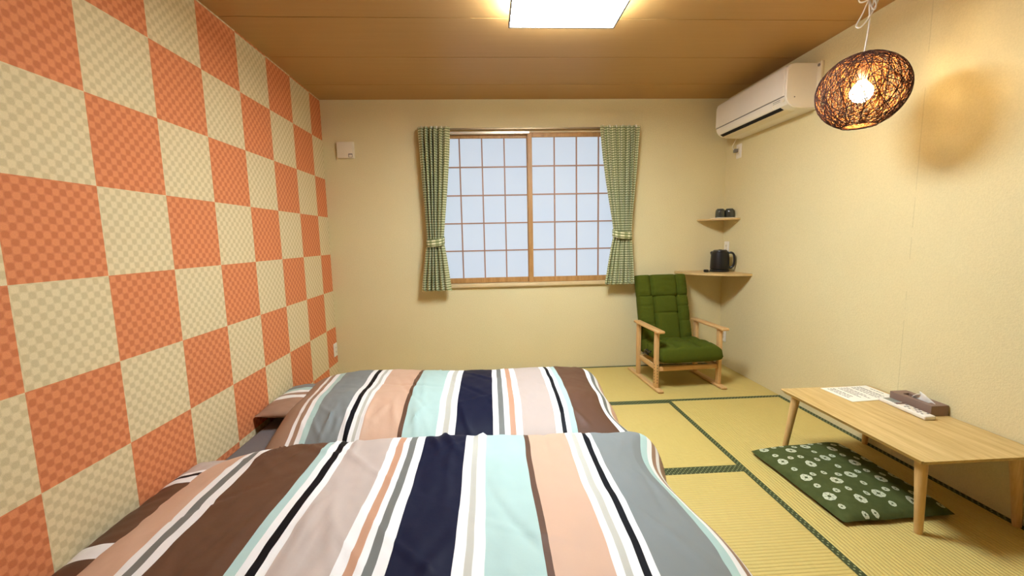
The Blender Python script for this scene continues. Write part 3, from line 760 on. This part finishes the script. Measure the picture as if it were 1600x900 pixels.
# ring motifs: flat print following the surface (large on whole cells, small in between)
bm = new(); bm2 = new(); r = random.Random(4); Lx, Ly = .53, .61
def motif(cx, cy, R, rot):
    if not (.02 < cx/Lx < .985 and .02 < cy/Ly < .985): return
    nseg = 28
    ell = r.uniform(.78, 1)
    def P(rad, a, dz):
        wob = 1+.04*math.sin(8*a+rot)+.04*math.sin(3*a)
        x = cx+rad*wob*math.cos(a)*ell; y = cy+rad*wob*math.sin(a)
        u, v = min(.999, max(.001, x/Lx)), min(.999, max(.001, y/Ly)); p = rim(u, v)
        return (p.x, p.y, cush_z(u, v)+dz)
    rads = [R*.30, R*.68, R]
    rg = [[bm.verts.new(P(q, 2*math.pi*k/nseg, .0010)) for k in range(nseg)] for q in rads]
    for a, b_ in zip(rg, rg[1:]):
        for k in range(nseg): bm.faces.new((a[k], a[(k+1) % nseg], b_[(k+1) % nseg], b_[k]))
    if R > .012:
        for s8 in range(6):                         # dark dashes crossing the ring
            a = rot+s8*math.pi/3
            q = [P(R*.42, a-.10, .0016), P(R*.42, a+.10, .0016), P(R*.80, a+.05, .0016), P(R*.80, a-.05, .0016)]
            bm2.faces.new([bm2.verts.new(p) for p in q])
for gi in range(5):
    for gj in range(5):
        sh = (.0, .055, .02, .075, .035)[gi]
        motif(.050+gi*.112+r.uniform(-.005, .005), .045+sh+gj*.143-(.143 if sh > .07 else 0)+r.uniform(-.006, .006), .0265, r.uniform(0, 6))
        motif(.050+gi*.112+r.uniform(-.005, .005), .045+sh+(gj-.5)*.143+r.uniform(-.006, .006), .0150, r.uniform(0, 6))
        motif(.106+gi*.112+r.uniform(-.005, .005), .030+sh*.6+gj*.143+r.uniform(-.006, .006), .0150, r.uniform(0, 6))
obj('ring_motifs', bm, MT['motif'], fc, angle=80, kind='stuff'); obj('motif_dashes', bm2, MT['motif_in'], fc, kind='stuff')

# beds ---------------------------------------------------------------------
ORDER_FAR = [('O', .13), ('W', .024), ('O', .028), ('W', .030), ('L', .036), ('A', .19), ('W', .03), ('K', .028), ('W', .024), ('E', .018), ('W', .025), ('P', .20), ('B', .023), ('L', .175), ('W', .035), ('E', .03), ('W', .035),
             ('N', .195), ('W', .031), ('G', .03), ('W', .03), ('Q', .03), ('W', .037), ('T', .176), ('W', .034), ('K', .022), ('W', .024), ('L', .031), ('B', .195), ('W', .033), ('G', .033), ('W', .036), ('P', .15)]
ORDER = [('P', .115), ('W', .031), ('G', .031), ('W', .036), ('B', .245), ('L', .032), ('W', .028), ('K', .029), ('W', .026), ('T', .175), ('W', .034), ('Q', .028), ('W', .024),
         ('G', .028), ('W', .035), ('N', .183), ('W', .033), ('E', .022), ('W', .034), ('L', .168), ('B', .021), ('P', .168), ('W', .025), ('E', .022), ('W', .029), ('K', .023), ('W', .023),
         ('A', .225), ('L', .040), ('W', .030), ('O', .028), ('W', .026), ('O', .13)]
KEYS = sorted(CL); MATL = [CL[k] for k in KEYS]
def smooth01(t): t = max(0, min(1, t)); return t*t*(3-2*t)
def profile_xy(cps, n=40):
    """control points (horizontal, height) -> function arc length -> (h, z), total length"""
    P = spline([(a, b_, 0) for a, b_ in cps], n); acc = [0]
    for a, b_ in zip(P, P[1:]): acc.append(acc[-1]+(b_-a).length)
    import bisect
    def f(s):
        s = max(0, min(acc[-1]-1e-9, s)); i = bisect.bisect_right(acc, s)-1
        k = (s-acc[i])/max(1e-9, acc[i+1]-acc[i]); p = P[i].lerp(P[i+1], k); return p.x, p.y
    return f, acc[-1]
def duvet(name_loc, label, order, xprof, yprof, navy_x, seed, extra, nwr=26, gather=(0, 0)):
    fx, LX = profile_xy(xprof); fy, LY = profile_xy(yprof)
    ss = []; s = 0; cols = []
    bounds = [0]
    for c, w_ in order: s += w_; bounds.append(s)
    sc = 1.0
    sn = next(q*LX/4000 for q in range(4001) if fx(q*LX/4000)[0] >= navy_x and q > 400)
    shift = sn-bounds[[c for c, _ in order].index('N')]
    bounds = [b_+shift for b_ in bounds]; bounds[0] = 0; bounds[-1] = LX
    for i, (c, w_) in enumerate(order):
        a, b_ = max(0, bounds[i]), min(LX, bounds[i+1])
        if b_ <= a: continue
        n = max(2, int((b_-a)/.0125))
        for k in range(n): ss.append(a+(b_-a)*k/n); cols.append(KEYS.index(c))
    ss.append(LX)
    nt = 110; ts = [LY*j/nt for j in range(nt+1)]
    r = random.Random(seed); zt = max(q[1] for q in xprof)
    wr_ = []
    for k in range(nwr):
        x, y = r.uniform(.4, 2.05), r.uniform(yprof[0][0], yprof[-1][0]); a = r.gauss(math.pi/2+.2, .55); ln = r.uniform(.08, .28)
        wr_.append((x, y, math.cos(a), math.sin(a), ln, r.uniform(.007, .018), r.uniform(.004, .009)*r.choice((1, 1, -1))))
    for k in range(gather[0]):
        wr_.append((r.uniform(.3, 1.9) if k % 3 else r.uniform(.3, .8), gather[1]+r.uniform(-.05, .06), math.cos(1.57+r.gauss(0, .35)), math.sin(1.57), r.uniform(.06, .16), r.uniform(.008, .015), r.uniform(.008, .018)))
    off = Vector((seed*1.7, seed*.3, 0))
    bm = new(); V = []
    for s in ss:
        x, zx = fx(s); row = []
        for t_ in ts:
            y, zy = fy(t_)
            hx = zx/zt; hy = zy/zt
            z = zt*hx*hy
            e = min(1, hx*hy)**2
            z += e*(.016*noise.noise(Vector((x*2.2, y*2.6, 0))+off)+.007*noise.noise(Vector((x*6, y*5, 2))+off)+.0035*noise.noise(Vector((x*19, y*11, 4))+off)+.0018*noise.noise(Vector((x*38, y*22, 4))+off))
            for (wx, wy, ca, sa_, ln, wd, am) in wr_:
                dx, dy = x-wx, y-wy
                if abs(dx) > .35 or abs(dy) > .35: continue
                al = dx*ca+dy*sa_; ac = -dx*sa_+dy*ca+.25*al*al
                z += e*am*math.exp(-(al/ln)**2-(ac/wd)**2)
            xx = x+.010*noise.noise(Vector((x*1.2, y*2.4, 7))+off)+.004*noise.noise(Vector((x*5, y*7, 9))+off)
            yy = y+.014*noise.noise(Vector((x*3.0, y*.6, 12))+off)*(1-hy*.8)
            dx, dy, dz = extra(x, y, z, hx, hy)
            row.append(bm.verts.new((xx+dx, yy+dy, max(.012, z+dz))))
        V.append(row)
    for i in range(len(ss)-1):
        for j in range(nt):
            f = bm.faces.new((V[i][j], V[i+1][j], V[i+1][j+1], V[i][j+1])); f.material_index = cols[i]
    o = obj('striped_duvet', bm, MATL, loc=name_loc, angle=80)
    md = o.modifiers.new('thickness', 'SOLIDIFY'); md.thickness = .010; md.offset = -1
    return tag(o, label, 'duvet', 'striped duvets on the two floor beds')
def mattress(x0, x1, y0, y1, label):
    o = obj('floor_mattress', box(new(), x0, x1, y0, y1, .002, .125, .035, 5), MT['sheet'], loc=((x0+x1)/2, (y0+y1)/2, .002))
    return tag(o, label, 'mattress', 'grey floor mattresses under the duvets')
mattress(.01, 2.02, -1.835, -.83, 'grey covered floor mattress under the far striped duvet')
mattress(.01, 2.02, -2.93, -1.90, 'grey covered floor mattress under the near striped duvet')
def pillow(x0, x1, y0, y1, zc, th, order, label, start=0, tilt=0):
    ny_, nx_ = 90, 34; bounds = []; s = start
    seq = []
    for c, w_ in order: seq.append((s, s+w_, c)); s += w_
    bm = new(); G = {}
    off = Vector((y0*3, 1, 0))
    for sd in (1, -1):
        for j in range(ny_+1):
            for i in range(nx_+1):
                if sd == -1 and (i in (0, nx_) or j in (0, ny_)): G[sd, i, j] = G[1, i, j]; continue
                u, v = i/nx_, j/ny_
                e = max(0, (1-abs(2*u-1)**2.6)*(1-abs(2*v-1)**3.0))**.55
                pin = .05*(1-abs(2*v-1)**2)
                x = x0+(x1-x0)*(u+(.5-u)*.10*(1-abs(2*v-1)**2)*0); y = y1+(y0-y1)*(v+(.5-v)*.06*(1-(2*u-1)**2)*-1*0)
                z = zc+sd*.5*th*e+(x1-x)*tilt+.006*noise.noise(Vector((x*9, y*9, sd))+off)*e+.004*noise.noise(Vector((x*22, y*22, sd))+off)
                G[sd, i, j] = bm.verts.new((x, y, z))
    for sd in (1, -1):
        for j in range(ny_):
            yv = (y1-y0)*(j+.5)/ny_
            c = next((c for a, b_, c in seq if a <= yv < b_), seq[-1][2])
            for i in range(nx_):
                q = list(dict.fromkeys([G[sd, i, j], G[sd, i+1, j], G[sd, i+1, j+1], G[sd, i, j+1]]))
                f = bm.faces.new(q if sd == 1 else q[::-1]); f.material_index = KEYS.index(c)
    o = obj('striped_pillow', bm, MATL, loc=((x0+x1)/2, (y0+y1)/2, zc-th/2), angle=80)
    return tag(o, label, 'pillow', 'striped pillows at the head of the beds')
# near pillow: from its far side towards the camera taupe, white, black, white, brown, white, grey
pillow(.012, .36, -2.56, -1.84, .195, .105, [('T', .15), ('W', .03), ('K', .022), ('W', .045), ('B', .34), ('W', .055), ('B', .2)], 'brown and white striped pillow between the near duvet and the checkered wall')
pillow(.012, .36, -1.37, -.86, .215, .09, [('A', .16), ('L', .045), ('W', .038), ('O', .04), ('W', .05), ('O', .25)], 'peach, white and blue striped pillow between the far duvet and the checkered wall')

def ex_near(x, y, z, hx, hy):
    # head end sinks towards the pillow in the middle of its width
    k = math.exp(-((x-.20)/.28)**2)*math.exp(-((y+2.18)/.30)**2)
    dx = -.055*k+.020*math.exp(-((x-2.15)/.12)**2)*math.exp(-((y+2.62)/.14)**2)-.035*math.exp(-((x-2.15)/.14)**2)*math.exp(-((y+2.15)/.2)**2)
    # the foot end bulges at the far corner
    c = math.exp(-((x-2.1)/.12)**2)*math.exp(-((y+1.93)/.10)**2)
    return dx+.035*c, .02*c, -.01*k+.035*c
duvet((1.2, -2.4, 0), 'near striped duvet with brown, navy and slate stripes, closest to the camera', ORDER,
      [(.11, .08), (.105, .14), (.12, .20), (.17, .243), (.27, .275), (.38, .298), (.52, .316), (.70, .325), (1.2, .325), (1.70, .318), (1.90, .300), (2.04, .264), (2.145, .200), (2.195, .125), (2.20, .05), (2.17, .015)],
      [(-1.825, .03), (-1.83, .14), (-1.85, .235), (-1.895, .295), (-1.98, .325), (-2.2, .325), (-2.6, .325), (-2.85, .31), (-2.97, .24), (-3.02, .12), (-3.02, .03)],
      1.102, 3, ex_near, 40, (12, -2.0))
def ex_far(x, y, z, hx, hy):
    c = math.exp(-((x-2.15)/.16)**2)*math.exp(-((y+1.74)/.10)**2)
    d = math.exp(-((x-2.15)/.14)**2)*math.exp(-((y+1.52)/.09)**2)
    e = smooth01((-1.25-y)/.6)*smooth01((.9-x)/.6)
    g = math.exp(-((x-2.1)/.12)**2)*math.exp(-((y+.9)/.18)**2)
    q = max(-.03, min(.06, .06*(-1.05-y)/.6))*(1-smooth01((x-.1)/.8))
    return q+.08*c-.02*d+.03*g, 0, -.025*e+.02*g
duvet((1.2, -1.3, 0), 'far striped duvet with slate, navy and brown stripes, below the window', ORDER_FAR,
      [(.125, .08), (.12, .14), (.145, .20), (.19, .25), (.28, .29), (.42, .316), (.60, .325), (1.2, .31), (1.70, .305), (1.90, .300), (2.04, .265), (2.12, .195), (2.165, .11), (2.17, .04), (2.15, .015)],
      [(-.73, .03), (-.735, .12), (-.76, .22), (-.83, .295), (-.95, .32), (-1.2, .325), (-1.40, .318), (-1.56, .288), (-1.69, .235), (-1.765, .16), (-1.785, .06)],
      1.205, 5, ex_far, 34, (26, -1.62))
